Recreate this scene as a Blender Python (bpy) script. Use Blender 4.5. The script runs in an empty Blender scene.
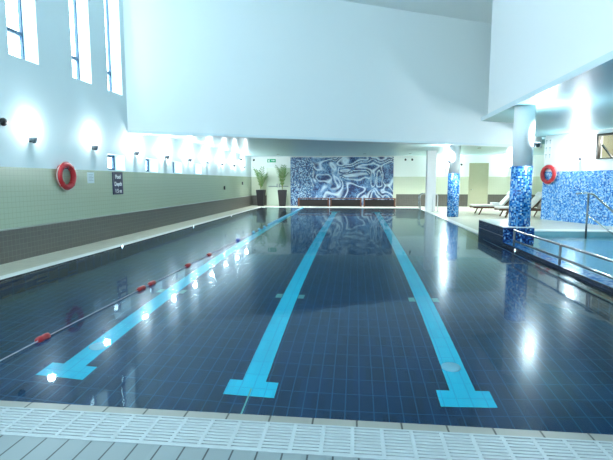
import bpy, bmesh, math, random
from mathutils import Vector, Matrix
random.seed(7)
S = bpy.context.scene
COL = S.collection
PI = math.pi

# ------------------------------------------------------------------ materials
class NT:
    def __init__(s, name):
        s.m = bpy.data.materials.new(name); s.m.use_nodes = True
        s.t = s.m.node_tree; s.t.nodes.clear()
        s.out = s.n('ShaderNodeOutputMaterial')
    def n(s, kind, **kw):
        nd = s.t.nodes.new(kind)
        for k, v in kw.items(): setattr(nd, k, v)
        return nd
    def l(s, a, b): s.t.links.new(a, b)
    def pb(s, **kw):
        p = s.n('ShaderNodeBsdfPrincipled')
        for k, v in kw.items(): p.inputs[k.replace('_', ' ')].default_value = v
        s.l(p.outputs[0], s.out.inputs[0]); s.p = p
        return p
    def obj(s, scale=(1, 1, 1), rot=(0, 0, 0)):
        tc = s.n('ShaderNodeTexCoord'); mp = s.n('ShaderNodeMapping')
        mp.inputs['Scale'].default_value = scale; mp.inputs['Rotation'].default_value = rot
        s.l(tc.outputs['Object'], mp.inputs[0]); return mp.outputs[0]
    def math(s, op, a, b=None, c=None):
        m = s.n('ShaderNodeMath', operation=op)
        for i, v in enumerate((a, b, c)):
            if v is None: continue
            if isinstance(v, (int, float)): m.inputs[i].default_value = v
            else: s.l(v, m.inputs[i])
        return m.outputs[0]
    def mix(s, f, a, b):
        m = s.n('ShaderNodeMix', data_type='RGBA')
        for inp, v in ((m.inputs[0], f), (m.inputs[6], a), (m.inputs[7], b)):
            if isinstance(v, (int, float)): inp.default_value = v
            elif isinstance(v, tuple): inp.default_value = (*v[:3], 1)
            else: s.l(v, inp)
        return m.outputs[2]
    def ramp(s, f, stops, const=False):
        r = s.n('ShaderNodeValToRGB'); cr = r.color_ramp
        if const: cr.interpolation = 'CONSTANT'
        while len(cr.elements) < len(stops): cr.elements.new(.5)
        for e, (p, c) in zip(cr.elements, stops): e.position = p; e.color = (*c, 1)
        s.l(f, r.inputs[0]); return r.outputs[0]

def lin(r, g, b):
    f = lambda v: (v/255/12.92) if v/255 <= .04045 else ((v/255+.055)/1.055)**2.4
    return (f(r), f(g), f(b))

def plain(name, c, rough=.5, metal=0, noise=0, spec=None):
    t = NT(name); p = t.pb(Base_Color=(*c, 1), Roughness=rough, Metallic=metal)
    if noise:
        nz = t.n('ShaderNodeTexNoise'); nz.inputs['Scale'].default_value = 6; nz.inputs['Detail'].default_value = 4
        t.l(t.obj(), nz.inputs[0])
        t.l(t.mix(nz.outputs[0], tuple(v*(1-noise) for v in c), tuple(min(1, v*(1+noise)) for v in c)), p.inputs['Base Color'])
    return t.m

def grid_factor(t, vec, sx, sy, sz, w=.05, ox=0, oy=0, oz=0):
    """1 on the joints of an axis-aligned tile grid (size per axis in metres, 0 = no joint on that axis)"""
    sep = t.n('ShaderNodeSeparateXYZ'); t.l(vec, sep.inputs[0]); res = None
    for i, (sz_, o) in enumerate(((sx, ox), (sy, oy), (sz, oz))):
        if not sz_: continue
        f = t.math('FRACT', t.math('DIVIDE', t.math('ADD', sep.outputs[i], 100*sz_-o), sz_))
        g = t.math('LESS_THAN', f, w/sz_)
        res = g if res is None else t.math('MAXIMUM', res, g)
    return res

def tiles(name, c, cj, size, w, rough=.3, offs=(0, 0, 0), var=.06, rot=(0, 0, 0)):
    t = NT(name); p = t.pb(Roughness=rough); v = t.obj(rot=rot)
    g = grid_factor(t, v, *size, w=w, ox=offs[0], oy=offs[1], oz=offs[2])
    sc = t.n('ShaderNodeVectorMath', operation='DIVIDE'); t.l(v, sc.inputs[0]); sc.inputs[1].default_value = tuple(s or 1 for s in size)
    fl = t.n('ShaderNodeVectorMath', operation='FLOOR'); t.l(sc.outputs[0], fl.inputs[0])
    wn = t.n('ShaderNodeTexWhiteNoise'); t.l(fl.outputs[0], wn.inputs[0])
    base = t.mix(wn.outputs[0], tuple(x*(1-var) for x in c), tuple(min(1, x*(1+var)) for x in c))
    t.l(t.mix(g, base, cj), p.inputs['Base Color'])
    return t.m

def mosaic(name, stops, cell=.045, rough=.25, big=.35):
    t = NT(name); p = t.pb(Roughness=rough); v = t.obj((1/cell,)*3)
    fl = t.n('ShaderNodeVectorMath', operation='FLOOR'); t.l(v, fl.inputs[0])
    wn = t.n('ShaderNodeTexWhiteNoise'); t.l(fl.outputs[0], wn.inputs[0])
    nz = t.n('ShaderNodeTexNoise'); nz.inputs['Scale'].default_value = .22; nz.inputs['Detail'].default_value = 2
    t.l(fl.outputs[0], nz.inputs[0])
    f = t.math('ADD', t.math('MULTIPLY', wn.outputs[0], 1-big), t.math('MULTIPLY', nz.outputs[0], big))
    t.l(t.ramp(f, stops, True), p.inputs['Base Color'])
    return t.m

M = {}
# painted plaster above a tiled dado whose top is at z 1.76
def wall_mat(name, paint, tile, joint):
    t = NT(name); p = t.pb(Roughness=.6); v = t.obj()
    sep = t.n('ShaderNodeSeparateXYZ'); t.l(v, sep.inputs[0])
    up = t.math('GREATER_THAN', sep.outputs[2], 1.76)
    g = grid_factor(t, v, .1, .1, .1, w=.008, ox=.03, oy=.03)
    t.l(t.mix(up, t.mix(g, tile, joint), paint), p.inputs['Base Color'])
    r = t.math('MULTIPLY_ADD', up, .45, .2); t.l(r, p.inputs['Roughness'])
    return t.m
M['wall_l'] = wall_mat('painted wall over sage tiles', (.70, .83, .85), (.42, .50, .37), (.35, .42, .31))
M['wall_f'] = wall_mat('painted wall over pale cream tiles', (.86, .90, .87), (.64, .68, .53), (.56, .60, .47))
M['paint'] = plain('white wall paint', (.82, .89, .90), .6)
M['paint_w'] = plain('bright white paint', (.93, .94, .94), .6)
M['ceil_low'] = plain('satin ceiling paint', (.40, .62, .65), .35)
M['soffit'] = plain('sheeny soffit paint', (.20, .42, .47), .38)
M['fascia'] = plain('pale fascia trim', (.72, .84, .88), .4)
M['band'] = tiles('taupe wall base tiles', (.105, .10, .085), (.17, .165, .14), (.1, .1, .1), .008, .3)
M['ledge'] = plain('grey stone ledge', (.33, .36, .32), .4)
M['deck'] = tiles('beige deck tiles', (.50, .50, .40), (.36, .36, .29), (.2, .2, 0), .008, .3)
M['deck_near'] = tiles('pale grey deck planks', (.19, .235, .245), (.02, .03, .035), (.14, 0, 0), .010, .35, (.03, .10, 0))
M['coping_n'] = tiles('cream coping tiles', (.24, .24, .215), (.02, .02, .02), (.275, 0, 0), .012, .3, (.02, 0, 0))
M['coping'] = plain('white coping stone', (.74, .78, .74), .3)
M['grate'] = plain('white plastic grating', (.35, .40, .42), .4)
M['channel'] = plain('dim drain channel', (.27, .33, .36), .6)
M['navy'] = tiles('navy pool tiles', (.004, .026, .092), (.016, .09, .22), (.14, .28, .14), .011, .25, (.06, .03, 0), .22)
M['navy_wall'] = tiles('dark navy glazed tiles', (.006, .008, .030), (.03, .04, .07), (.28, .28, .14), .006, .2)
M['lane'] = tiles('turquoise lane tiles', (.02, .74, .98), (.015, .52, .80), (.14, .28, 0), .008, .25, (.06, .03, 0))
M['lane_pale'] = plain('pale green marker tiles', (.16, .50, .46), .3)
M['spa_floor'] = tiles('aqua spa tiles', (.32, .74, .82), (.5, .85, .9), (.1, .1, .1), .010, .25)
M['kerb'] = tiles('pale aqua kerb tiles', (.34, .60, .64), (.20, .42, .48), (.1, .1, .1), .012, .3)
blues = [(0, (.004, .03, .16)), (.22, (.008, .09, .38)), (.38, (.02, .20, .62)), (.52, (.10, .38, .78)), (.66, (.30, .60, .88)), (.8, (.66, .84, .93))]
M['mos_col'] = mosaic('cobalt and white mosaic', blues, .036)
M['mos_wall'] = mosaic('azure mosaic', [(0, (.02, .12, .46)), (.25, (.05, .24, .68)), (.42, (.12, .38, .80)), (.58, (.30, .58, .88)), (.75, (.55, .78, .92))], .038)
M['mos_dark'] = mosaic('dark blue mosaic', [(0, (.003, .01, .06)), (.35, (.006, .03, .16)), (.6, (.03, .13, .38)), (.78, (.25, .5, .75))], .034)
M['steel'] = plain('brushed steel', (.36, .40, .42), .22, 1)
M['dark_steel'] = plain('grey steel', (.16, .19, .21), .35, 1)
M['black'] = plain('black plastic', (.012, .012, .014), .4)
M['pot'] = plain('black planter glaze', (.006, .005, .007), .6)
M['soil'] = plain('soil', (.03, .02, .012), .9, noise=.4)
M['leaf'] = plain('palm leaf green', (.10, .24, .05), .45, noise=.4)
M['stem'] = plain('palm stem', (.22, .25, .08), .6)
M['frame'] = plain('dark blue window frame', (.010, .06, .13), .4)
M['frame_br'] = plain('bronze window frame', (.035, .028, .022), .4)
M['wood'] = plain('dark stained timber', (.085, .035, .014), .45, noise=.4)
M['wood_l'] = plain('reddish timber', (.13, .045, .022), .45, noise=.3)
M['seat_shade'] = plain('near-black under-seat shade', (.018, .012, .010), .5)  # near-black colour for the shade under the open bench seats
M['cushion'] = plain('off-white cushion', (.82, .82, .76), .9)
M['towel'] = plain('white towel', (.88, .90, .90), .95)
M['red'] = plain('red ring plastic', (.46, .016, .024), .4)
M['redf'] = plain('red float plastic', (.28, .006, .012), .35)
M['bluef'] = plain('blue float plastic', (.01, .08, .42), .35)
M['palef'] = plain('pale blue float plastic', (.22, .62, .85), .35)
M['rope'] = plain('white rope', (.62, .62, .58), .8)
M['lrope'] = plain('grey lane cable', (.30, .33, .42), .6)
M['signb'] = plain('navy sign board', (.008, .016, .06), .4)
M['white'] = plain('white print', (.85, .88, .90), .5)
M['paper'] = plain('white notice', (.70, .82, .84), .6)
M['ink'] = plain('grey ink', (.18, .25, .27), .7)
M['ink_pale'] = plain('faint grey ink', (.48, .56, .58), .7)
M['green'] = plain('exit sign green', (.02, .40, .18), .5)
M['door'] = plain('beige door panel', (.44, .44, .30), .45, noise=.06)
M['door_g'] = plain('pale glazed door panel', (.58, .68, .54), .25)
M['beige'] = plain('beige room wall', (.42, .38, .27), .8, noise=.1)
M['disc'] = plain('white inlet cover', (.45, .75, .85), .4)

def glass_mat():
    t = NT('thin window glass'); tr = t.n('ShaderNodeBsdfTransparent'); tr.inputs[0].default_value = (.94, .97, .98, 1)
    g = t.n('ShaderNodeBsdfGlossy'); g.inputs['Roughness'].default_value = .01; m = t.n('ShaderNodeMixShader'); m.inputs[0].default_value = .06; t.l(tr.outputs[0], m.inputs[1]); t.l(g.outputs[0], m.inputs[2]); t.l(m.outputs[0], t.out.inputs[0]); return t.m
M['glass'] = glass_mat()

def emis(name, c, s):
    t = NT(name); e = t.n('ShaderNodeEmission'); e.inputs[0].default_value = (*c, 1); e.inputs[1].default_value = s
    t.l(e.outputs[0], t.out.inputs[0]); return t.m
M['bulb'] = emis('lamp glow', (.85, .95, 1), 9)
M['lens'] = emis('pool lamp glow', (.8, .97, 1), 6)

def water_mat(name, tint, strength, scale=1.0, refl=(.78, .94, 1.0)):
    t = NT(name)
    rf = t.n('ShaderNodeBsdfRefraction'); rf.inputs['Color'].default_value = (*tint, 1); rf.inputs['Roughness'].default_value = 0; rf.inputs['IOR'].default_value = 1.333
    gl = t.n('ShaderNodeBsdfGlossy'); gl.inputs['Color'].default_value = (*refl, 1); gl.inputs['Roughness'].default_value = .025
    g2 = t.n('ShaderNodeBsdfGlossy'); g2.inputs['Color'].default_value = (*refl, 1); g2.inputs['Roughness'].default_value = .20
    gm = t.n('ShaderNodeMixShader'); gm.inputs[0].default_value = .42; t.l(gl.outputs[0], gm.inputs[1]); t.l(g2.outputs[0], gm.inputs[2])
    fr = t.n('ShaderNodeFresnel'); fr.inputs['IOR'].default_value = 1.22
    mx = t.n('ShaderNodeMixShader'); t.l(fr.outputs[0], mx.inputs[0]); t.l(rf.outputs[0], mx.inputs[1]); t.l(gm.outputs[0], mx.inputs[2]); t.l(mx.outputs[0], t.out.inputs[0])
    v = t.obj((1, 1, 1))
    n1 = t.n('ShaderNodeTexNoise'); n1.inputs['Scale'].default_value = 1.1*scale; n1.inputs['Detail'].default_value = 2; t.l(v, n1.inputs[0])
    n2 = t.n('ShaderNodeTexNoise'); n2.inputs['Scale'].default_value = 5.0*scale; n2.inputs['Detail'].default_value = 2; t.l(v, n2.inputs[0])
    h = t.math('ADD', t.math('MULTIPLY', n1.outputs[0], .7), t.math('MULTIPLY', n2.outputs[0], .14))
    b = t.n('ShaderNodeBump'); b.inputs['Strength'].default_value = 1; b.inputs['Distance'].default_value = strength
    t.l(h, b.inputs['Height']); t.l(b.outputs[0], rf.inputs['Normal']); t.l(b.outputs[0], gl.inputs['Normal']); t.l(b.outputs[0], g2.inputs['Normal']); t.l(b.outputs[0], fr.inputs['Normal'])
    return t.m
M['water'] = water_mat('pool water', (.75, .95, 1.0), .003)
M['spa_water'] = water_mat('spa water', (.80, .97, 1.0), .018, 1.5)

# ------------------------------------------------------------------ mesh helpers
def B(): return bmesh.new()
def bx(bm, x0, x1, y0, y1, z0, z1, mi=0):
    vs = [bm.verts.new((x, y, z)) for z in (z0, z1) for y in (y0, y1) for x in (x0, x1)]
    for q in ((0, 2, 3, 1), (4, 5, 7, 6), (0, 1, 5, 4), (2, 6, 7, 3), (0, 4, 6, 2), (1, 3, 7, 5)):
        f = bm.faces.new([vs[i] for i in q]); f.material_index = mi
    return vs
def obox(bm, c, u, v, w, hu, hv, hw):
    c, u, v, w = Vector(c), Vector(u).normalized(), Vector(v).normalized(), Vector(w).normalized()
    vs = [bm.verts.new(c+u*hu*a+v*hv*b+w*hw*d) for d in (-1, 1) for b in (-1, 1) for a in (-1, 1)]
    for q in ((0, 2, 3, 1), (4, 5, 7, 6), (0, 1, 5, 4), (2, 6, 7, 3), (0, 4, 6, 2), (1, 3, 7, 5)): bm.faces.new([vs[i] for i in q])
def prism(bm, poly, z0, z1, mi=0):
    lo = [bm.verts.new((x, y, z0)) for x, y in poly]; hi = [bm.verts.new((x, y, z1)) for x, y in poly]
    n = len(poly)
    bm.faces.new(lo[::-1]).material_index = mi; bm.faces.new(hi).material_index = mi
    for i in range(n): bm.faces.new((lo[i], lo[(i+1) % n], hi[(i+1) % n], hi[i])).material_index = mi
def tube(bm, pts, r, seg=10, closed=False, cap=True):
    pts = [Vector(p) for p in pts]; n = len(pts); rings = []; up = None
    for i, p in enumerate(pts):
        a = pts[i-1] if (i or closed) else p; b = pts[(i+1) % n] if (i < n-1 or closed) else p
        d = (b-a).normalized()
        if up is None: up = Vector((0, 0, 1)) if abs(d.z) < .9 else Vector((1, 0, 0))
        s = d.cross(up).normalized(); up = s.cross(d).normalized()
        rr = r[i] if isinstance(r, (list, tuple)) else r
        rings.append([bm.verts.new(p+(s*math.cos(2*PI*k/seg)+up*math.sin(2*PI*k/seg))*rr) for k in range(seg)])
    for i in range(n if closed else n-1):
        a, b = rings[i], rings[(i+1) % n]
        for k in range(seg): f = bm.faces.new((a[k], a[(k+1) % seg], b[(k+1) % seg], b[k])); f.smooth = True
    if cap and not closed: bm.faces.new(rings[0][::-1]); bm.faces.new(rings[-1])
def lathe(bm, prof, c=(0, 0, 0), axis=(0, 0, 1), seg=24, smooth=True):
    ax = Vector(axis).normalized(); s = ax.orthogonal().normalized(); t = ax.cross(s); c = Vector(c)
    rings = [[bm.verts.new(c+ax*h+(s*math.cos(2*PI*k/seg)+t*math.sin(2*PI*k/seg))*max(r, 1e-4)) for k in range(seg)] for r, h in prof]
    for a, b in zip(rings, rings[1:]):
        for k in range(seg): f = bm.faces.new((a[k], a[(k+1) % seg], b[(k+1) % seg], b[k])); f.smooth = smooth
    bm.faces.new(rings[0][::-1]); bm.faces.new(rings[-1])
def obj(name, bm, mats, parent=None, bevel=0):
    bmesh.ops.recalc_face_normals(bm, faces=bm.faces)
    me = bpy.data.meshes.new(name); bm.to_mesh(me); bm.free()
    for m in (mats if isinstance(mats, (list, tuple)) else [mats]): me.materials.append(M[m])
    o = bpy.data.objects.new(name, me); COL.objects.link(o)
    if parent: o.parent = parent
    if name.endswith('water') and me.polygons[0].normal.z < 0: me.flip_normals()
    if bevel:
        b = o.modifiers.new('bevel', 'BEVEL'); b.width = bevel; b.segments = 2; b.limit_method = 'ANGLE'
    return o
def struct(name, bm, mats, parent=None, label=None):
    o = obj(name, bm, mats, parent)
    if not parent: o['kind'] = 'structure'
    if label: o['label'] = label
    return o
def tag(o, label, cat, group=None, kind=None):
    o['label'] = label; o['category'] = cat
    if group: o['group'] = group
    if kind: o['kind'] = kind
    return o
def empty(name, loc, label, cat, group=None, rz=0):
    o = bpy.data.objects.new(name, None); COL.objects.link(o); o.location = loc; o.rotation_euler = (0, 0, rz)
    o.empty_display_size = .2
    return tag(o, label, cat, group)
def dup(o, loc=None, rz=None, label=None, parent=None):
    c = o.copy(); COL.objects.link(c)
    if parent: c.parent = parent
    if loc is not None: c.location = loc
    if rz is not None: c.rotation_euler = (0, 0, rz)
    if label: c['label'] = label
    for ch in [x for x in bpy.data.objects if x.parent == o]: dup(ch, parent=c)
    return c
def cells(bm, mk, us, vs, holes):
    """fills the grid us x vs except the holes (u0,u1,v0,v1)"""
    U = sorted(set(us + [h[0] for h in holes] + [h[1] for h in holes])); V = sorted(set(vs + [h[2] for h in holes] + [h[3] for h in holes]))
    for a, b in zip(U, U[1:]):
        run = None
        for c, d in zip(V, V[1:]):
            solid = not any(h[0]-1e-6 <= a and b <= h[1]+1e-6 and h[2]-1e-6 <= c and d <= h[3]+1e-6 for h in holes)
            if solid: run = (run[0], d) if run else (c, d)
            if (not solid or d == V[-1]) and run: mk(bm, a, b, run[0], run[1]); run = None

# ------------------------------------------------------------------ dimensions (metres; deck at z 0, camera above the origin)
XW, XL, XR = -6.4, -5.37, 3.5           # left wall face, pool's left and right edges
YN, YF, YW = 2.72, 25.75, 27.6          # near and far pool edge, far wall
WZ = -.015                               # water level
HC = 7.3                                # high ceiling
ang = math.atan2(18.59-12.35, 5.9+6.42)
dS = Vector((math.cos(ang), math.sin(ang), 0)); nS = Vector((-dS.y, dS.x, 0))
def slant(x): return 12.35+(x+6.42)*math.tan(ang)
A = Vector((7.36, 18.80, 0)); dB = Vector((.39, -.92, 0)).normalized(); nB = Vector((-dB.y, dB.x, 0))   # nB points behind the azure wall
if nB.x < 0: nB = -nB
YB = -5.0                               # wall behind the camera

# ------------------------------------------------------------------ setting: floor and pool
bm = B(); bx(bm, XW, 3.6, YB, 2.33, -.15, 0); struct('floor', bm, 'deck_near', label='pale grey planked deck tiles at the near end of the pool')
bm = B(); bx(bm, XW, XR+.1, 2.33, 2.64, -.15, -.045); struct('trim_1', bm, 'channel', label='drain channel under the white grating')
bm = B(); bx(bm, XL-.3, XR+.1, 2.64, YN, -.15, 0); o = struct('trim_2', bm, 'coping_n', label='row of cream coping tiles along the near pool edge')
bm = B(); bx(bm, XW, XL-.2, 2.64, YW, -.15, 0); struct('floor_left', bm, 'deck', label='beige tiled walkway along the left wall')
bm = B(); bx(bm, XL-.2, XL, YN, YF, -.15, .005); struct('trim_3', bm, 'coping', label='white coping along the left pool edge')
bm = B(); bx(bm, XL-.2, XR+.22, YF, YF+.45, -.15, .005); struct('trim_4', bm, 'coping', label='white coping along the far pool edge')
bm = B(); bx(bm, XL-.2, 11.5, YF+.45, YW, -.15, 0); struct('floor_far', bm, 'deck', label='pale tiled deck in front of the far wall')
bm = B(); bx(bm, XR, XR+.22, 13.25, YF, -.15, .005); struct('trim_5', bm, 'coping', label='white coping along the right pool edge')
bm = B(); bx(bm, XR+.22, 13, 13.25, YF+.45, -.15, 0); bx(bm, 4.21, 13, 12.98, 13.25, -.15, 0)
bx(bm, 9.2, 13, YB, 12.98, -.15, 0); struct('floor_right', bm, 'deck', label='pale tiled lounging deck right of the pool')
# basin
bm = B(); D = -1.57
bx(bm, XL, XR, YN, YF, D-.1, D)
bx(bm, XL-.1, XL, YN, YF, D-.1, -.15); bx(bm, XR, XR+.1, YN, 25.75, D-.1, -.15)
bx(bm, XL-.1, XR+.1, YN-.1, YN, D-.1, -.15); bx(bm, XL-.1, XR+.1, YF, YF+.1, D-.1, -.15)
basin = struct('pool_basin', bm, 'navy', label='dark navy tiled pool basin')
for xc in (-3.16, -1.075, 1.135):
    bm = B(); y0, y1 = 4.37, 24.2
    bx(bm, xc-.13, xc+.13, y0, y1, D, D+.004)
    for a, b in ((y0, y0+.28), (y1-.28, y1)):
        bx(bm, xc-.27, xc-.13, a, b, D, D+.004); bx(bm, xc+.13, xc+.27, a, b, D, D+.004)
    o = obj('lane_marking', bm, 'lane', basin)
    bm = B()
    for y in (7.42, 18.0):
        for s in (-1, 1): bx(bm, xc+s*.19-.05, xc+s*.19+.05, y-.1, y+.1, D, D+.004)
    if -2 < xc < 0: bx(bm, xc-.008, xc+.008, 3.3, 4.5, D, D+.006)
    obj('marker_tile', bm, 'lane_pale', basin)
bm = B()
bx(bm, XL, XL+.004, YN, YF, -.15, -.0); obj('basin_edge_tile', bm, 'navy_wall', basin)
bm = B(); n = 1
vs = [bm.verts.new(p) for p in ((XL, YN, WZ), (XR, YN, WZ), (XR, YF, WZ), (XL, YF, WZ))]; bm.faces.new(vs)
w = obj('pool_water', bm, 'water'); tag(w, 'deep blue water of the long swimming pool', 'water', kind='stuff')

# spa basin on the right
bm = B(); SZ = -.5
bx(bm, XR, 9.2, YB, 12.7, SZ-.1, SZ)
bx(bm, 9.2, 9.3, YB, 12.98, SZ-.1, .1)
spa = struct('spa_basin', bm, 'spa_floor', label='aqua tiled shallow spa basin')
bm = B(); bx(bm, XR, XR+.012, YB, 11.08, -.7, .05); obj('dividing_wall', bm, 'navy_wall', spa)
bm = B()
v = [(XR+.012, .03), (XR+.30, .01), (XR+.42, -.5), (XR+.012, -.5)]
a = [bm.verts.new((x, YB, z)) for x, z in v]; b = [bm.verts.new((x, 11.1, z)) for x, z in v]
bm.faces.new(a); bm.faces.new(b[::-1])
for i in range(4): bm.faces.new((a[i], a[(i+1) % 4], b[(i+1) % 4], b[i]))
obj('mosaic_ledge', bm, 'mos_wall', spa)
bm = B(); bx(bm, 4.21, 9.3, 12.7, 12.98, SZ-.1, .15); obj('kerb', bm, 'kerb', spa)
bm = B(); bx(bm, 4.21, 9.3, 12.68, 13.05, .15, .18); obj('kerb_top', bm, 'coping', spa)
bm = B(); vs = [bm.verts.new(p) for p in ((XR+.012, YB, .05), (9.2, YB, .05), (9.2, 12.7, .05), (4.212, 12.7, .05), (4.212, 11.08, .05), (XR+.012, 11.08, .05))]; bm.faces.new(vs)
w = obj('spa_water', bm, 'spa_water'); tag(w, 'bright aqua water of the raised spa pool at right', 'water', kind='stuff')

# plinth
pl = empty('column_plinth', (3.93, 12.15, -.1), 'low dark tiled plinth with mosaic front under the near blue column', 'plinth')
bm = B(); bx(bm, -.425, .27, -1.045, 1.1, -.5, .50); o = obj('block', bm, 'navy_wall', pl)
bm = B(); bx(bm, -.428, .274, -1.065, -1.045, -.1, .50); obj('mosaic_front', bm, 'mos_dark', pl)
bm = B(); bx(bm, -.43, .28, -1.07, 1.1, .50, .525); obj('top_slab', bm, 'coping', pl)
bm = B(); bx(bm, -.434, -.425, -1.06, 1.09, .285, .297); obj('joint_strip', bm, 'band', pl)

def column(x, y, z0, zm, zt, r, label):
    c = empty('column', (x, y, z0), label, 'column', None)
    bm = B(); lathe(bm, [(r, 0), (r, zm-z0)], seg=40); obj('mosaic_cladding', bm, 'mos_col', c)
    bm = B(); lathe(bm, [(r-.012, 0), (r-.012, zt-zm)], (0, 0, zm-z0), seg=40); obj('shaft', bm, 'paint_w', c)
    return c
column(3.94, 11.345, .425, 1.85, 3.25, .24, 'large round column with bright blue mosaic lower half beside the spa pool')
column(4.12, 19.7, 0, 1.82, 3.0, .238, 'smaller round column with blue mosaic lower half standing behind the near one')
bm = B(); bx(bm, 3.50+.06, 4.0, 23.2, 23.66, 0, 3.0); o = obj('pillar', bm, 'paint_w'); tag(o, 'plain white square pillar on the far right deck', 'pillar')

# ------------------------------------------------------------------ walls
hi_win = [(8.02, 8.82), (9.94, 10.68), (11.42, 12.14)]
hi_off = [(6.05, 6.85), (4.1, 4.9), (2.15, 2.95), (.2, 1.0), (-1.75, -.95), (-3.7, -2.9)]
lo_win = [(11.24, 12.12), (13.39, 14.25), (15.45, 16.3), (17.62, 18.45)]
bm = B()
holes = [(a, b, 3.84, 7.1) for a, b in hi_win+hi_off] + [(a, b, 1.79, 2.21) for a, b in lo_win]
cells(bm, lambda m, a, b, c, d: bx(m, XW-.36, XW, a, b, c, d), [YB, YW+.2], [-.15, 7.6], holes)
struct('wall_left', bm, 'wall_l', label='left wall, white paint above sage green tiles')
def left_window(i, a, b, z0, z1, tz, fr='frame'):
    X = XW-.33; t = .035 if tz else .065
    w = empty('window_%d' % i, (X, (a+b)/2, z0), 'x', 'x'); del w['label']; del w['category']; w['kind'] = 'structure'
    bm = B(); h = z1-z0; hw = (b-a)/2
    bx(bm, -.03, .03, -hw, -hw+t, 0, h); bx(bm, -.03, .03, hw-t, hw, 0, h)
    bx(bm, -.03, .03, -hw+t, hw-t, 0, t); bx(bm, -.03, .03, -hw+t, hw-t, h-t, h)
    if tz: bx(bm, -.035, .035, -hw+t, hw-t, tz-z0-.04, tz-z0+.04)
    obj('window_frame', bm, fr, w)
    bm = B(); bx(bm, -.006, .006, -hw+t, hw-t, t, h-t); obj('pane', bm, 'glass', w)
k = 1
for a, b in hi_win+hi_off: left_window(k, a, b, 3.84, 7.1, 4.42); k += 1
for a, b in lo_win: left_window(k, a, b, 1.79, 2.21, None); k += 1
# base band
bm = B(); bx(bm, XW, XW+.05, YB, YW, 0, .60); struct('baseboard_left', bm, 'band', label='taupe mosaic band at the foot of the left wall')
bm = B(); bx(bm, XW, XW+.065, YB, YW, .60, .625); struct('trim_6', bm, 'ledge', label='thin grey ledge on the left base band')
# far wall
bm = B(); bx(bm, XW-.36, 12, YW, YW+.25, -.15, 3.3); struct('wall_far', bm, 'wall_f', label='far wall, white above pale cream tiles')
bm = B(); bx(bm, XW, -5.42, YW-.04, YW, 0, .62); bx(bm, 2.42, 6.6, YW-.04, YW, 0, .72); bx(bm, 7.74, 11.5, YW-.04, YW, 0, .72)
struct('baseboard_far', bm, 'band', label='taupe band at the foot of the far wall')
bm = B(); bx(bm, 11.5, 11.7, 17.9, YW, -.15, 3.3); struct('wall_right', bm, 'wall_f')
# slanted upper wall (hangs above the far half of the pool)
P0 = Vector((XW-.36, slant(XW-.36), 0)); P1 = Vector((7.45, slant(7.45), 0))
bm = B(); q = [P0, P1, P1+nS*.25, P0+nS*.25]
prism(bm, [(p.x, p.y) for p in q], 2.93, 7.6); prism(bm, [(p.x, p.y) for p in (P0-nS*.0, P1, P1+nS*.25, P0+nS*.25)], 2.84, 2.93)
# below z 3.84 it starts at the inner face of the left wall
struct('wall_upper', bm, 'paint', label='tall white upper wall set at an angle above the pool')
bm = B(); q = [P0+dS*.45-nS*.02, P1-nS*.02, P1, P0+dS*.45]
prism(bm, [(p.x, p.y) for p in q], 2.84, 2.92); struct('trim_7', bm, 'fascia', label='pale lip along the foot of the upper wall')
# low ceiling
bm = B(); prism(bm, [(XW-.3, slant(XW-.3)+.2), (7.45, slant(7.45)+.2), (12, slant(7.45)+.2), (12, YW+.1), (XW-.3, YW+.1)], 3.0, 3.2)
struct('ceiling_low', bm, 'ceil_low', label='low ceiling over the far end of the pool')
# high ceiling
bm = B(); bx(bm, XW-.4, 13, YB-.2, 21, HC, HC+.2); struct('ceiling', bm, 'paint', label='high white ceiling')
# right block above the spa and its soffit
bm = B(); prism(bm, [(3.68, YB), (3.9, YB), (3.9, 13.45), (3.68, 13.45)], 3.33, 7.6)
prism(bm, [(3.9, 13.45), (5.3, 14.55), (6.85, 18.85), (7.4, 19.1), (7.4, 18.9), (7.0, 18.7), (5.45, 14.45), (3.9, 13.2)], 3.33, 7.6)
struct('wall_block', bm, 'paint_w', label='bright white upper wall above the spa pool')
bm = B(); prism(bm, [(3.66, YB), (13, YB), (13, 20.6), (7.36, 19.2), (6.75, 18.9), (5.2, 14.78), (3.66, 14.0)], 3.25, 3.33)
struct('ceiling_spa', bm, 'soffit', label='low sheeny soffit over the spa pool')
bm = B(); prism(bm, [(3.645, YB), (3.66, YB), (3.66, 14.0), (3.645, 13.99)], 3.245, 3.36); struct('trim_8', bm, 'fascia', label='pale blue edge of the spa soffit')
# azure wall
L = 15.0; wz0, wz1 = 2.24, 3.10; u0, u1 = 2.25, 3.75
def bpt(u, v, z): return A+dB*u+nB*v+Vector((0, 0, z))
def bcell(m, a, b, c, d, v0=0, v1=.25): obox(m, bpt((a+b)/2, (v0+v1)/2, (c+d)/2), dB, nB, (0, 0, 1), (b-a)/2, abs(v1-v0)/2, (d-c)/2)
bm = B(); cells(bm, bcell, [0.0, L], [-.15, 3.3], [(u0, u1, wz0, wz1)])
struct('wall_spa', bm, 'paint_w', label='white wall above the azure mosaic behind the spa pool')
bm = B(); bcell(bm, 0.0, L, 0, 1.86, -.03, 0); struct('trim_9', bm, 'mos_wall', label='azure mosaic cladding on the wall behind the spa pool')
w = empty('window_%d' % k, tuple(bpt((u0+u1)/2, .06, wz0)), 'x', 'x'); del w['label']; del w['category']; w['kind'] = 'structure'
w.rotation_euler = (0, 0, math.atan2(dB.y, dB.x)); hw = (u1-u0)/2; h = wz1-wz0
bm = B()
bx(bm, -hw, -hw+.07, -.09, .05, 0, h); bx(bm, hw-.07, hw, -.09, .05, 0, h); bx(bm, -hw+.09, hw-.09, -.09, .05, h-.07, h); bx(bm, -hw+.09, hw-.09, -.09, .05, 0, .04)
obj('window_frame', bm, 'frame_br', w)
bm = B(); bx(bm, -hw+.09, hw-.09, -.03, -.02, .04, h-.07); obj('pane', bm, 'glass', w)
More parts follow.
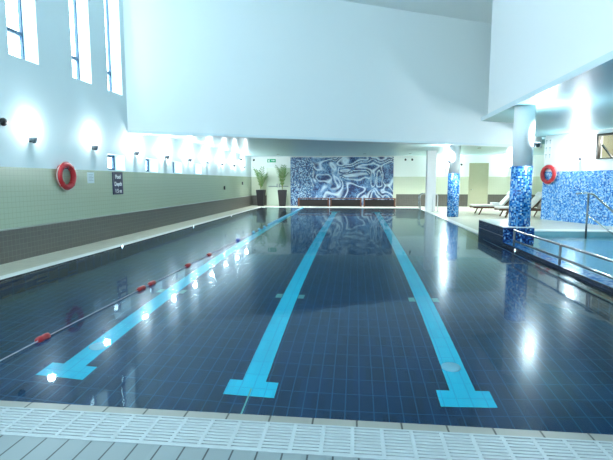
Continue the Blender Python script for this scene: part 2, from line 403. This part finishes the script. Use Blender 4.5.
bm = B(); obox(bm, (-hw+.33, .03, .26), (.36, 0, -.42), (0, 1, 0), (.42, 0, .36), .30, .03, .025); obj('stay_bar', bm, 'frame_br', w)
# the beige room seen through it
bm = B(); bcell(bm, u0-.6, u1+.8, 1.2, 1.25, .25, 1.9); bcell(bm, u0-.6, u1+.8, 1.2, 3.3, 1.9, 1.95); bcell(bm, u0-.65, u0-.6, 1.2, 3.3, .25, 1.9); bcell(bm, u1+.8, u1+.85, 1.2, 3.3, .25, 1.9)
struct('wall_back_room', bm, 'beige')
ld = bpy.data.lights.new('back_room_fill', 'POINT'); ld.energy = 70; ld.color = (1, .95, .80); ld.shadow_soft_size = .15  # unseen light added to brighten the room behind the window
lo = bpy.data.objects.new('back_room_fill', ld); COL.objects.link(lo); lo.location = bpt(2.9, .9, 2.9)
# back of the hall
bm = B(); bk = [(-5.4, 2.6, .9, 6.6)]
cells(bm, lambda m, a, b, c, d: bx(m, a, b, YB-.25, YB, c, d), [XW-.36, 13.2], [-.15, 7.6], [(-5.6, -3.2, 3.4, 6.8), (-2.9, -.5, 3.4, 6.8), (-.2, 2.2, 3.4, 6.8)])
struct('wall_back', bm, 'paint', label='rear wall with tall windows added for daylight')
for i, (a, b) in enumerate(((-5.6, -3.2), (-2.9, -.5), (-.2, 2.2))):  # invented rear windows, added to let daylight into the hall
    w = bpy.data.objects.new('window_%d' % (k+1+i), None); COL.objects.link(w); w['kind'] = 'structure'; w.location = (a, YB-.15, 3.4)
    bm = B(); W_ = b-a; H_ = 3.4; t = .05
    for x in (0, W_/2-t/2, W_-t): bx(bm, x, x+t, -.03, .03, 0, H_)
    for z in (0, H_/2, H_-t): bx(bm, 0, W_, -.025, .025, z, z+t)
    obj('window_frame', bm, 'frame', w)
    bm = B(); bx(bm, t, W_-t, -.005, .005, t, H_-t); obj('pane', bm, 'glass', w)
bm = B(); bx(bm, 13, 13.2, YB, 21, -.15, 7.6); struct('wall_east', bm, 'paint')
bm = B(); bx(bm, 7.3, 13.0, 20.6, 20.8, 3.0, 7.6); struct('wall_infill', bm, 'paint')

# doors
d = bpy.data.objects.new('door_1', None); COL.objects.link(d); d['kind'] = 'structure'; d.location = (-4.70, YW-.02, 0); d['label'] = 'pale double door between the potted palms'
bm = B(); bx(bm, -.74, -.68, -.03, .02, 0, 2.3); bx(bm, .68, .74, -.03, .02, 0, 2.3); bx(bm, -.68, .68, -.03, .02, 2.22, 2.3); obj('door_frame', bm, 'door_g', d)
for s in (-1, 1):
    bm = B(); bx(bm, min(s*.012, s*.68), max(s*.012, s*.68), -.015, .015, 0, 2.22); lf = obj('door_leaf', bm, 'door_g', d)
    bm = B(); bx(bm, min(s*.05, s*.62), max(s*.05, s*.62), -.06, -.03, 1.16, 1.20); bx(bm, s*.08-.02, s*.08+.02, -.07, -.015, 1.12, 1.34); obj('push_bar', bm, 'dark_steel', lf)
d = bpy.data.objects.new('door_2', None); COL.objects.link(d); d['kind'] = 'structure'; d.location = (7.17, YW-.02, 0); d['label'] = 'plain beige door behind the sun loungers'
bm = B(); bx(bm, -.55, -.50, -.04, .02, 0, 2.55); bx(bm, .50, .55, -.04, .02, 0, 2.55); bx(bm, -.5, .5, -.04, .02, 2.5, 2.55); obj('door_frame', bm, 'door', d)
bm = B(); bx(bm, -.5, .5, -.01, .02, 0, 2.5); lf = obj('door_leaf', bm, 'door', d)
bm = B(); tube(bm, [(-.42, -.01, 1.0), (-.42, -.06, 1.0), (-.30, -.06, 1.0)], .012, 8); obj('door_handle', bm, 'steel', lf)

# ------------------------------------------------------------------ mural
def mural_mat():
    t = NT('swirled blue mosaic mural'); p = t.pb(Roughness=.3); v = t.obj()
    sc = t.n('ShaderNodeVectorMath', operation='DIVIDE'); t.l(v, sc.inputs[0]); sc.inputs[1].default_value = (.05, .05, .05)
    fl = t.n('ShaderNodeVectorMath', operation='FLOOR'); t.l(sc.outputs[0], fl.inputs[0])
    wn = t.n('ShaderNodeTexWhiteNoise'); t.l(fl.outputs[0], wn.inputs[0])
    back = t.n('ShaderNodeVectorMath', operation='SCALE'); t.l(fl.outputs[0], back.inputs[0]); back.inputs['Scale'].default_value = .05
    nz = t.n('ShaderNodeTexNoise'); nz.inputs['Scale'].default_value = .8; nz.inputs['Detail'].default_value = .6; nz.inputs['Distortion'].default_value = 1.1
    t.l(back.outputs[0], nz.inputs[0])
    # bands where the field crosses set levels: pale ribbons
    def ribbon(level, width):
        d_ = t.math('ABSOLUTE', t.math('SUBTRACT', nz.outputs[0], level)); return t.math('SUBTRACT', 1, t.math('MINIMUM', t.math('DIVIDE', d_, width), 1))
    rb = t.math('MAXIMUM', t.math('MAXIMUM', ribbon(.39, .04), ribbon(.52, .035)), ribbon(.65, .05))
    n2 = t.n('ShaderNodeTexNoise'); n2.inputs['Scale'].default_value = 2.2; n2.inputs['Detail'].default_value = 2; t.l(back.outputs[0], n2.inputs[0])
    basec = t.ramp(t.math('ADD', t.math('MULTIPLY', wn.outputs[0], .25), t.math('MULTIPLY', n2.outputs[0], .8)),
                   [(0, (.006, .015, .06)), (.44, (.012, .03, .12)), (.50, (.035, .11, .26)), (.58, (.08, .20, .40)), (.68, (.20, .38, .58))])
    swirl = t.mix(rb, basec, (.70, .86, .94))
    speck = t.ramp(wn.outputs[0], [(0, (.008, .03, .11)), (.3, (.03, .11, .26)), (.55, (.12, .28, .46)), (.78, (.42, .60, .72))], True)
    sep = t.n('ShaderNodeSeparateXYZ'); t.l(v, sep.inputs[0])
    side = t.math('LESS_THAN', t.math('ADD', sep.outputs[0], t.math('MULTIPLY', n2.outputs[0], .6)), -2.35)
    t.l(t.mix(side, swirl, speck), p.inputs['Base Color']); return t.m
M['mural'] = mural_mat()
bm = B(); bx(bm, -3.93, 2.24, 27.42, YW-.001, 0, 2.93); o = obj('mosaic_mural', bm, 'mural'); tag(o, 'large blue and white swirled mosaic mural panel on the far wall', 'mural')
bm = B(); bx(bm, 2.24, 2.42, 27.38, YW, 0, 2.93); struct('trim_10', bm, 'wall_f', label='pale strip at the right edge of the mural')

# benches under the mural
def bench():
    b = empty('wooden_bench', (0, 0, 0), 'x', 'bench', 'benches under the mural')
    bm = B()
    for k_ in range(4): bx(bm, -.93, .93, -.22+k_*.113, -.22+k_*.113+.10, .46, .50)
    obj('seat', bm, 'wood_l', b)
    for s in (-1, 1):
        for t_ in (-1, 1):
            bm = B(); bx(bm, s*.89-.035, s*.89+.035, t_*.19-.03, t_*.19+.03, 0, .46); obj('leg', bm, 'wood_l', b)
    bm = B(); bx(bm, -.855, .855, .12, .15, .0, .40); obj('under_seat_shade', bm, 'seat_shade', b)  # dark sheet standing in for the shaded open gap under the seat
    return b
b0 = bench(); b0.location = (-2.48, 26.95, 0); b0['label'] = 'leftmost dark timber bench under the mural, nearest the palms'
dup(b0, (-.55, 26.95, 0), None, 'middle dark timber bench of the three under the mural')
dup(b0, (1.42, 26.95, 0), None, 'rightmost dark timber bench of the three under the mural')

# potted palms
def palm(x, y, label, seed, H):
    rnd = random.Random(seed)
    p = empty('potted_palm', (x, y, 0), label, 'plant', 'potted palms by the far door')
    bm = B(); a, b = .17, .25; n = 4
    lo = [bm.verts.new(v) for v in ((-a, -a, 0), (a, -a, 0), (a, a, 0), (-a, a, 0))]; hi = [bm.verts.new(v) for v in ((-b, -b, .97), (b, -b, .97), (b, b, .97), (-b, b, .97))]
    ii = [bm.verts.new(v) for v in ((-b+.03, -b+.03, .97), (b-.03, -b+.03, .97), (b-.03, b-.03, .97), (-b+.03, b-.03, .97))]
    jj = [bm.verts.new(v) for v in ((-b+.04, -b+.04, .90), (b-.04, -b+.04, .90), (b-.04, b-.04, .90), (-b+.04, b-.04, .90))]
    bm.faces.new(lo[::-1]); bm.faces.new(jj)
    for i in range(4):
        j = (i+1) % 4; bm.faces.new((lo[i], lo[j], hi[j], hi[i])); bm.faces.new((hi[i], hi[j], ii[j], ii[i])); bm.faces.new((ii[i], ii[j], jj[j], jj[i]))
    obj('planter', bm, 'pot', p)
    bm = B(); bx(bm, -.2, .2, -.2, .2, .88, .93); obj('soil', bm, 'soil', p)
    st = B(); fo = B()
    for k_ in range(9):
        az = 2*PI*k_/9+rnd.uniform(-.3, .3); reach = rnd.uniform(.18, .52); top = H*rnd.uniform(.72, 1.0)
        pts = []
        for i in range(9):
            f = i/8; pts.append(Vector((math.cos(az)*reach*f**1.7, math.sin(az)*reach*f**1.7, .9+(top-.9)*(f-.10*f**4)/.90)))
        tube(st, pts, [.016*(1-.75*i/8) for i in range(9)], 6)
        for i in range(2, 9):
            q = pts[i]; d_ = (pts[i]-pts[i-1]).normalized(); s_ = d_.cross(Vector((0, 0, 1)))
            if s_.length < .05: s_ = Vector((-math.sin(az), math.cos(az), 0))
            s_.normalize(); ln = .30*(1-abs(i-5)/7)
            for sg in (-1, 1):
                for off in (0,):
                    q2 = q-(pts[i]-pts[i-1])*off
                    tip = q2+(s_*sg*.8+d_*.9)*ln+Vector((0, 0, -.05)); mid = (q2+tip)/2+Vector((0, 0, .02)); wd = d_*.036
                    a_ = fo.verts.new(q2); b_ = fo.verts.new(mid+wd); c_ = fo.verts.new(tip); e_ = fo.verts.new(mid-wd); u_ = fo.verts.new(mid-s_.cross(d_)*.006)
                    for tri in ((a_, b_, c_), (a_, c_, e_), (a_, e_, u_), (c_, u_, e_)):
                        fo.faces.new(tri)
    for m_ in (st, fo):
        for v_ in m_.verts: v_.co.y = min(v_.co.y, .46+.02*rnd.random())
    obj('stem', st, 'stem', p); obj('foliage', fo, 'leaf', p)
palm(-5.70, 27.05, 'potted palm in tall black planter, left of the far door', 3, 2.35)
palm(-4.38, 27.05, 'potted palm in tall black planter, right of the far door beside the mural', 9, 2.55)

# exit sign
e = empty('exit_sign', (-5.12, YW, 2.74), 'small green exit sign above the far door', 'sign')
bm = B(); bx(bm, -.26, .26, -.05, 0, -.10, .10); obj('sign_box', bm, 'green', e)
bm = B(); bx(bm, -.20, -.12, -.055, -.05, -.07, .04); lathe(bm, [(.022, 0), (.022, .004)], (-.15, -.051, .065), (0, -1, 0), 12); bx(bm, -.02, .13, -.055, -.05, -.015, .015)
v = [bm.verts.new(q) for q in ((.12, -.055, -.05), (.21, -.055, 0), (.12, -.055, .05))]; bm.faces.new(v); obj('pictogram', bm, 'white', e)

# ------------------------------------------------------------------ wall fittings
def life_ring(name_loc, R_, r_, rz, label):
    e = empty('life_ring', name_loc, label, 'life ring', None, rz)      # local -Y faces the room
    bm = B(); tube(bm, [(R_*math.cos(t), -r_-.01, R_*math.sin(t)) for t in [2*PI*i/40 for i in range(40)]], r_, 14, True)
    rb_ = obj('ring_body', bm, 'red', e)
    for a0 in (45, 135, 225, 315):
        bm = B(); c0 = math.radians(a0); tube(bm, [(R_*math.cos(c0+t), -r_-.01, R_*math.sin(c0+t)) for t in (-.09, -.045, 0, .045, .09)], r_+.004, 14); obj('band', bm, 'red', rb_)
    bm = B(); ro = R_+r_*.9; pts = []
    for i in range(64):
        t = 2*PI*i/64; sag = 1+.07*abs(math.sin(2*(t-PI/4))); pts.append((ro*sag*math.cos(t), -r_-.01, ro*sag*math.sin(t)))
    tube(bm, pts, .009, 8, True); obj('grab_rope', bm, 'rope', e)
    bm = B(); tube(bm, [(0, 0, R_-r_-.02), (0, -r_*2, R_-r_-.02), (0, -r_*2.1, R_-r_+.02)], .01, 8); obj('bracket', bm, 'dark_steel', e)
life_ring((XW, 9.40, 1.61), .245, .062, PI/2, 'red life ring with white rope hung on the left green-tiled wall')
life_ring(tuple(bpt(.34, -.03, 1.755)), .29, .075, math.atan2(dB.y, dB.x), 'red life ring hung at the top of the azure mosaic wall')

# pool depth sign
s = empty('depth_sign', (XW, 11.67, 1.44), 'dark navy sign with white lettering giving the pool depth on the left wall', 'sign', None, PI/2)
bm = B(); bx(bm, -.26, .26, -.02, 0, -.30, .30); obj('board', bm, 'signb', s, .004)
for txt, z in (('Pool', .17), ('Depth', -.02), ('1.5 m', -.21)):
    cu = bpy.data.curves.new('lettering', 'FONT'); cu.body = txt; cu.size = .15; cu.align_x = 'CENTER'; cu.align_y = 'CENTER'; cu.extrude = .002; cu.offset = .003
    cu.materials.append(M['white'])
    tmp = bpy.data.objects.new('tmp_text', cu); COL.objects.link(tmp); bpy.context.view_layer.update()
    me = bpy.data.meshes.new_from_object(tmp.evaluated_get(bpy.context.evaluated_depsgraph_get())); bpy.data.objects.remove(tmp)
    o = bpy.data.objects.new('lettering', me); COL.objects.link(o); o.parent = s; o.location = (0, -.023, z); o.rotation_euler = (PI/2, 0, 0)
s = empty('wall_notice', (XW, 10.43, 1.58), 'small white notice sheet on the left wall beside the life ring', 'notice', None, PI/2)
bm = B(); bx(bm, -.14, .14, -.008, 0, -.13, .13); obj('sheet', bm, 'paper', s)
bm = B()
for q in range(5): bx(bm, -.10, .10-(q % 2)*.04, -.0095, -.008, .07-q*.035, .078-q*.035)
obj('printed_lines', bm, 'ink', s)
s = empty('pictogram_notice', tuple(bpt(.17, -.012, 2.75)), 'faint white notice with grey pictograms above the life ring on the right', 'notice', None, math.atan2(dB.y, dB.x))
bm = B(); bx(bm, -.17, .17, -.008, 0, -.38, .40); obj('sheet', bm, 'paint_w', s)
bm = B()
for z in (.30, .02, -.24):
    for x in (-.09, .09):
        bx(bm, x-.035, x+.035, -.0095, -.008, z-.02, z+.03); bx(bm, x-.01, x+.01, -.0095, -.008, z-.13, z-.03)
obj('pictogram', bm, 'ink_pale', s)
# wall speaker and small devices
s = empty('wall_speaker', (XW, 7.74, 2.57), 'round black wall speaker high on the left wall at the photo edge', 'speaker', None, PI/2)
bm = B(); lathe(bm, [(.07, 0), (.075, .03), (.06, .06), (.02, .07)], (0, 0, 0), (0, -1, 0)); obj('housing', bm, 'black', s)
def wall_box(x, y, z, sz, label, rz=PI/2, name='wall_switch', cat='switch'):
    e = empty(name, (x, y, z), label, cat, None, rz)
    bm = B(); bx(bm, -sz, sz, -.05, 0, -sz*1.2, sz*1.2); obj('cover', bm, 'black', e, .006)
    bm = B(); bx(bm, -sz*.4, sz*.4, -.057, -.05, -sz*.5, sz*.5); obj('button', bm, 'dark_steel', e)
wall_box(XW, 21.7, 1.17, .07, 'small black switch box low on the left tiled wall, nearer of two')
wall_box(XW, 25.3, 1.38, .07, 'small black switch box on the left tiled wall, close to the far corner')
def spot(x, y, z, rz, label):
    e = empty('wall_spotlight', (x, y, z), label, 'spotlight', 'small dark spotlights at the far end', rz)
    bm = B(); bx(bm, -.03, .03, -.05, 0, -.03, .03); obj('bracket', bm, 'black', e)
    bm = B(); lathe(bm, [(.035, 0), (.06, .12)], (0, -.05, 0), (0, -1, -.5), 14); obj('lamp_head', bm, 'black', e)
spot(XW, 24.77, 2.72, PI/2, 'small dark spotlight high on the left wall near the far corner')
spot(-6.2, YW, 2.82, 0, 'small dark spotlight on the far wall at the left corner')
spot(2.93, YW, 2.8, 0, 'left one of the pair of dark spotlights right of the mural')
spot(3.32, YW, 2.8, 0, 'right one of the pair of dark spotlights right of the mural')
spot(6.15, YW, 2.5, 0, 'small dark spotlight on the far wall beside the beige door')

# wall uplights (bowl + bulb + the light they give)
def uplight(x, y, z, rz, label, power, group='wall uplights', lamp=True, tilt=.0, size=60, blend=.8):
    e = empty('wall_sconce', (x, y, z), label, 'wall lamp', group, rz)
    bm = B(); bx(bm, -.03, .03, -.03, 0, -.05, .05); obj('mount', bm, 'dark_steel', e)
    bm = B(); lathe(bm, [(.012, -.07), (.035, -.06), (.055, .0), (.062, .05), (.055, .05), (.03, .0)], (0, -.085, 0), (0, 0, 1), 20); sh_ = obj('shade', bm, 'dark_steel', e)
    bm = B(); lathe(bm, [(.01, -.02), (.04, .0), (.045, .02), (.02, .035)], (0, -.085, .012), (0, 0, 1), 16); obj('bulb', bm, 'bulb', sh_)
    if lamp:
        ld = bpy.data.lights.new('uplight_beam', 'POINT'); ld.energy = power; ld.color = (.86, .95, 1); ld.shadow_soft_size = .09 if power > 140 else .07
        lo = bpy.data.objects.new('uplight_beam', ld); COL.objects.link(lo); lo.parent = e; lo.location = (0, -.14, .24)
    return e
ys = [8.43+2.135*i for i in range(9)]
names = ['nearest the camera, left of the life ring', 'second from the camera, above the white notice', 'third from the camera, just past the depth sign', 'fourth from the camera',
         'fifth from the camera', 'sixth from the camera', 'seventh from the camera', 'second from the far corner', 'closest to the far corner']
for y, nm in zip(ys, names):
    uplight(XW, y, 2.31, PI/2, 'small grey uplight on the left wall, '+nm, 25 if y < 11 else 75, 'wall uplights along the left wall', tilt=-.10, size=125, blend=1)
ca = -.45
uplight(3.94+.23*math.cos(ca), 11.345+.23*math.sin(ca), 2.35, ca+PI/2, 'grey uplight on the near blue column', 210, 'uplights on columns', size=120)
uplight(4.12-.227*math.cos(.5), 19.7-.227*math.sin(.5), 2.3, PI+.5+PI/2, 'small uplight on the far column facing the pool', 160, 'uplights on columns', size=120)
bd = math.atan2(dB.y, dB.x)
p = bpt(1.65, 0, 2.3); uplight(p.x, p.y, p.z, bd, 'uplight on the white wall left of the bronze window', 170, 'uplights on the spa wall', tilt=-.16, size=90)
for x, nm in ((5.3, 'left of the beige door'), (8.9, 'right of the beige door')):
    uplight(x, YW, 2.3, 0, 'small uplight on the far wall '+nm, 160, 'uplights on the far wall', tilt=-.16, size=90)

# pool edge lamps
def edge_lamp(x, y, rz, label):
    e = empty('pool_edge_lamp', (x, y, 0), label, 'lamp', 'lamps in the pool edge', rz)
    bm = B(); lathe(bm, [(.036, 0), (.036, .012), (.026, .014)], (0, 0, 0), (0, -1, 0), 16); obj('bezel', bm, 'steel', e)
    bm = B(); lathe(bm, [(.026, 0), (.020, .006)], (0, -.0145, 0), (0, -1, 0), 16); obj('lens', bm, 'lens', e)
for y, nm in ((9.85, 'nearest of the three along the left edge'), (14.5, 'middle of the three along the left edge'), (19.16, 'farthest of the three along the left edge')):
    edge_lamp(XL+.004, y, PI/2, 'tiny bright lamp at the waterline, '+nm)
edge_lamp(XR, 10.2, -PI/2, 'tiny bright lamp at the waterline by the column plinth')

# ------------------------------------------------------------------ near edge grating
g = empty('drain_grating', (0, 2.485, 0), 'long white slotted overflow grating along the near pool edge', 'grating')
bm = B()
for k_ in range(9): bx(bm, XW+.02, XR+.08, -.140+k_*.0312, -.140+k_*.0312+.0205, -.018, .0)
x = XW+.1
while x < XR: bx(bm, x-.011, x+.011, -.142, .142, -.03, .0015); x += .175
bx(bm, XW+.02, XR+.08, -.155, -.142, -.045, .003); bx(bm, XW+.02, XR+.08, .142, .155, -.045, .003); obj('slotted_panel', bm, 'grate', g)

# inlet covers on the pool floor
for x, nm in ((-3.16, 'left'), (1.115, 'right')):
    bm = B(); lathe(bm, [(.11, 0), (.11, .012), (.09, .022), (.0, .024)], (0, 0, 0), (0, 0, 1), 28); o = obj('inlet_cover', bm, 'disc'); o.location = (x, 5.13, D+.004)
    tag(o, 'round white inlet cover on the %s turquoise lane marking' % nm, 'pool fitting')

# lane rope
lr = empty('lane_rope', (-2.97, YN, WZ), 'lane rope with red and pale blue floats crossing the pool surface', 'lane rope')
bm = B(); rp = [(.12*math.exp(-y/.5), y, .012+.05*math.exp(-y/.4)) for y in [0.02+.3*i for i in range(int((YF-YN)/.3)+1)]]; tube(bm, rp, .0055, 6); obj('cable', bm, 'lrope', lr)
def flt(y, ln, r, m):
    bm = B(); lathe(bm, [(r*.45, -ln), (r*.9, -ln*.8), (r, -ln*.3), (r*.82, 0), (r, ln*.3), (r*.9, ln*.8), (r*.45, ln)], (0, 0, 0), (0, 1, 0), 14)
    o = obj('float', bm, m, lr); o.location = (0, y-YN, .012); return o
for y, ln in ((3.91, .10), (5.93, .11), (6.26, .10), (7.71, .09), (8.9, .09)): flt(y, ln*.9, .036, 'redf')
flt(11.21, .09, .045, 'bluef')
f0 = flt(13.0, .08, .045, 'palef'); k_ = 0; y = 13.0
while y < 25.2:
    y += .42 if y > 15 else .8; c = f0.copy(); COL.objects.link(c); c.parent = lr; c.location = (0, y-YN, .012)

# ------------------------------------------------------------------ steel rails
# low double rail along the spa edge
r = empty('steel_guard_rail', (XR+.055, 0, 0), 'low brushed steel double rail along the spa pool edge', 'rail')
ytop = 11.0
for y in (10.5, 8.2, 5.9):
    bm = B(); tube(bm, [(0, y, -.035), (0, y, .40)], .022, 12); lathe(bm, [(.045, 0), (.045, .012)], (0, y, -.03), (0, 0, 1), 16); obj('post', bm, 'dark_steel', r)
for z in (.40, .17):
    bm = B(); tube(bm, [(0, 10.5, z), (0, 2.9, z)], .024, 12); obj('rail_bar', bm, 'steel', r)
# spa entry handrail
r = empty('spa_handrail', (6.09, 12.62, 0), 'stainless handrail slanting down into the spa pool', 'handrail')
bm = B(); tube(bm, [(0, 0, -.5), (0, 0, 1.17)], .024, 12); obj('post', bm, 'dark_steel', r)
bm = B(); tube(bm, [(-.30, .02, 1.17), (-.04, 0, 1.19), (.06, -.12, 1.16), (-.05, -1.3, .78), (-.25, -3.2, .2), (-.29, -3.6, .06), (-.29, -3.6, -.5)], .024, 12); obj('rail_bar', bm, 'steel', r)
bm = B(); tube(bm, [(0, 0, .62), (-.05, -1.3, .28), (-.10, -2.0, .05)], .018, 10); obj('lower_bar', bm, 'steel', r)
# pool ladder, far right corner
r = empty('pool_ladder', (XR, 24.3, 0), 'stainless pool ladder at the far right corner', 'ladder')
for s_ in (-.25, .25):
    bm = B(); tube(bm, [(.30, s_, 0), (.30, s_, .62), (.22, s_, .80), (.04, s_, .86), (-.12, s_, .78), (-.16, s_, .60), (-.10, s_, .0), (-.06, s_, -1.1)], .026, 12); obj('side_rail', bm, 'steel', r)
for z in (-.25, -.55, -.85):
    bm = B(); bx(bm, -.13, -.03, -.235, .235, z-.015, z+.015); obj('rung', bm, 'steel', r)
r = empty('grab_rail', (3.92, 22.85, 0), 'white tubular grab rail in front of the square pillar', 'rail')
bm = B(); tube(bm, [(-.10, 0, 0), (-.10, 0, .78), (-.05, 0, .86), (.07, 0, .86), (.12, 0, .78), (.12, 0, 0)], .022, 12); obj('rail_bar', bm, 'white', r)
for s_ in (-.10, .12):
    bm = B(); lathe(bm, [(.045, 0), (.045, .012)], (s_, 0, 0), (0, 0, 1), 16); obj('floor_flange', bm, 'steel', r)

# ------------------------------------------------------------------ loungers (foot at local -X, head at +X)
def lounger(loc, rz, label, sc=1):
    e = empty('sun_lounger', loc, label, 'sun lounger', 'wooden sun loungers', rz)
    bm = B()
    for s_ in (-1, 1): bx(bm, -1.0, .95, s_*.33-.02, s_*.33+.02, .28, .36)
    for i in range(9): bx(bm, -1.0+i*.15, -1.0+i*.15+.09, -.31, .31, .33, .355)
    obj('frame', bm, 'wood', e)
    for x_ in (-.78, .62):
        for s_ in (-1, 1):
            bm = B(); obox(bm, (x_+.10, s_*.36, .165), (.42, 0, .9), (0, 1, 0), (-.9, 0, .42), .185, .02, .025); obj('leg', bm, 'wood', e)
    bm = B(); u = Vector((math.cos(.85), 0, math.sin(.85)))
    for s_ in (-1, 1): obox(bm, Vector((.30, s_*.29, .35))+u*.37, u, (0, 1, 0), (-u.z, 0, u.x), .39, .02, .02)
    obox(bm, (.78, 0, .50), (.3, 0, .6), (0, 1, 0), (-.6, 0, .3), .20, .25, .015)
    obj('backrest_frame', bm, 'wood', e)
    bm = B(); bx(bm, -1.02, .27, -.31, .31, .365, .445)
    obj('seat_cushion', bm, 'cushion', e, .025)
    bm = B(); obox(bm, Vector((.28, 0, .43))+u*.38, u, (0, 1, 0), (-u.z, 0, u.x), .40, .31, .042); bc_ = obj('back_cushion', bm, 'cushion', e, .025)
    bm = B(); obox(bm, Vector((.28, 0, .43))+u*.66+Vector((-u.z, 0, u.x))*.07, u, (0, 1, 0), (-u.z, 0, u.x), .10, .24, .035); obj('pillow', bm, 'towel', bc_, .025)
    return e
lounger((6.28, 21.3, 0), .0, 'timber sun lounger with white cushions, farther and left of the pair')
lounger((6.93, 19.75, 0), .0, 'timber sun lounger with white cushions, nearer one partly behind the column')
# folded towel on the farther lounger
bm = B(); bx(bm, -.16, .16, -.22, .22, 0, .05); bx(bm, -.155, .155, -.215, .215, .05, .09); o = obj('folded_towel', bm, 'towel', None, .02); o.location = (6.3, 21.3, .447)
tag(o, 'folded white towel lying on the farther sun lounger', 'towel')

# ------------------------------------------------------------------ light
W = bpy.data.worlds.new('world'); S.world = W; W.use_nodes = True; nt = W.node_tree
bg = nt.nodes['Background']; bg.inputs[0].default_value = (.75, .915, 1, 1); bg.inputs[1].default_value = 14.2
def portal(loc, rot, sx, sy):
    ld = bpy.data.lights.new('daylight_portal', 'AREA'); ld.shape = 'RECTANGLE'; ld.size = sx; ld.size_y = sy; ld.energy = 1; ld.cycles.is_portal = True
    o = bpy.data.objects.new('daylight_portal', ld); COL.objects.link(o); o.location = loc; o.rotation_euler = rot; return o
def skylight_area(loc, rot, sx, sy, e):
    ld = bpy.data.lights.new('daylight', 'AREA'); ld.shape = 'RECTANGLE'; ld.size = sx; ld.size_y = sy; ld.energy = e; ld.color = (.80, .93, 1)
    o = bpy.data.objects.new('daylight', ld); COL.objects.link(o); o.location = loc; o.rotation_euler = rot; return o
for a, b in hi_win+hi_off:      # daylight falling through the clerestory windows
    portal((XW-.38, (a+b)/2, 5.47), (0, -PI/2, 0), 3.3, b-a+.05)
for a, b in ((-5.6, -3.2), (-2.9, -.5), (-.2, 2.2)):
    portal(((a+b)/2, YB-.3, 5.1), (PI/2, 0, 0), b-a, 3.4)
# recessed round ceiling downlights; those over the lounging deck are added to brighten it
def downlight(x, y, z, e, label, size=120):
    d_ = empty('ceiling_downlight', (x, y, z), label, 'ceiling lamp', 'recessed ceiling lamps')
    bm = B(); lathe(bm, [(.09, -.012), (.075, -.012), (.075, 0), (.09, 0)], (0, 0, 0), (0, 0, 1), 24); rm_ = obj('rim', bm, 'steel', d_)
    bm = B(); lathe(bm, [(.07, -.008), (.07, 0)], (0, 0, 0), (0, 0, 1), 24); obj('lens', bm, 'bulb', rm_)
    ld = bpy.data.lights.new('downlight_beam', 'SPOT'); ld.energy = e; ld.spot_size = math.radians(size); ld.spot_blend = 1; ld.shadow_soft_size = .07; ld.color = (.9, .96, 1)
    lo = bpy.data.objects.new('downlight_beam', ld); COL.objects.link(lo); lo.parent = d_; lo.location = (0, 0, -.03)
for x, nm in ((-4.35, 'above the doors between the palms'), (-1.94, 'above the left part of the mural'), (.50, 'above the right part of the mural'), (2.95, 'just right of the mural'), (5.4, 'left of the beige door'), (7.9, 'right of the beige door')):
    downlight(x, 25.4, 3.0, 850, 'added round ceiling downlight '+nm)

for x, y, nm in ((5.6, 21.6, 'above the sun loungers'), (8.6, 21.6, 'right of the sun loungers'), (4.9, 18.6, 'just past the upper wall near the smaller column')):  # extra downlights put in to brighten the right aisle
    downlight(x, y, 3.0, 350, 'added round ceiling downlight '+nm)
for x, y, nm in ((6.6, 14.2, 'in the spa soffit over its far kerb'), (6.0, 9.0, 'in the spa soffit over the middle of the spa')):
    downlight(x, y, 3.25, 350, 'added round ceiling downlight '+nm)
# ------------------------------------------------------------------ camera and colour
cam = bpy.data.cameras.new('camera'); cam.lens = 451.75/613*36; cam.sensor_width = 36; cam.clip_start = .05; cam.clip_end = 200
co = bpy.data.objects.new('camera', cam); COL.objects.link(co); co.location = (0, 0, 1.5)
co.rotation_euler = (PI/2-.1079, 0, .1072); S.camera = co
S.view_settings.view_transform = 'Standard'; S.view_settings.look = 'None'; S.view_settings.gamma = 1; S.view_settings.use_curve_mapping = False
S.view_settings.exposure = 0.05
S.cycles.max_bounces = 12; S.cycles.diffuse_bounces = 5; S.cycles.glossy_bounces = 4; S.cycles.transmission_bounces = 8
S.cycles.sample_clamp_indirect = 12; S.cycles.use_denoising = True
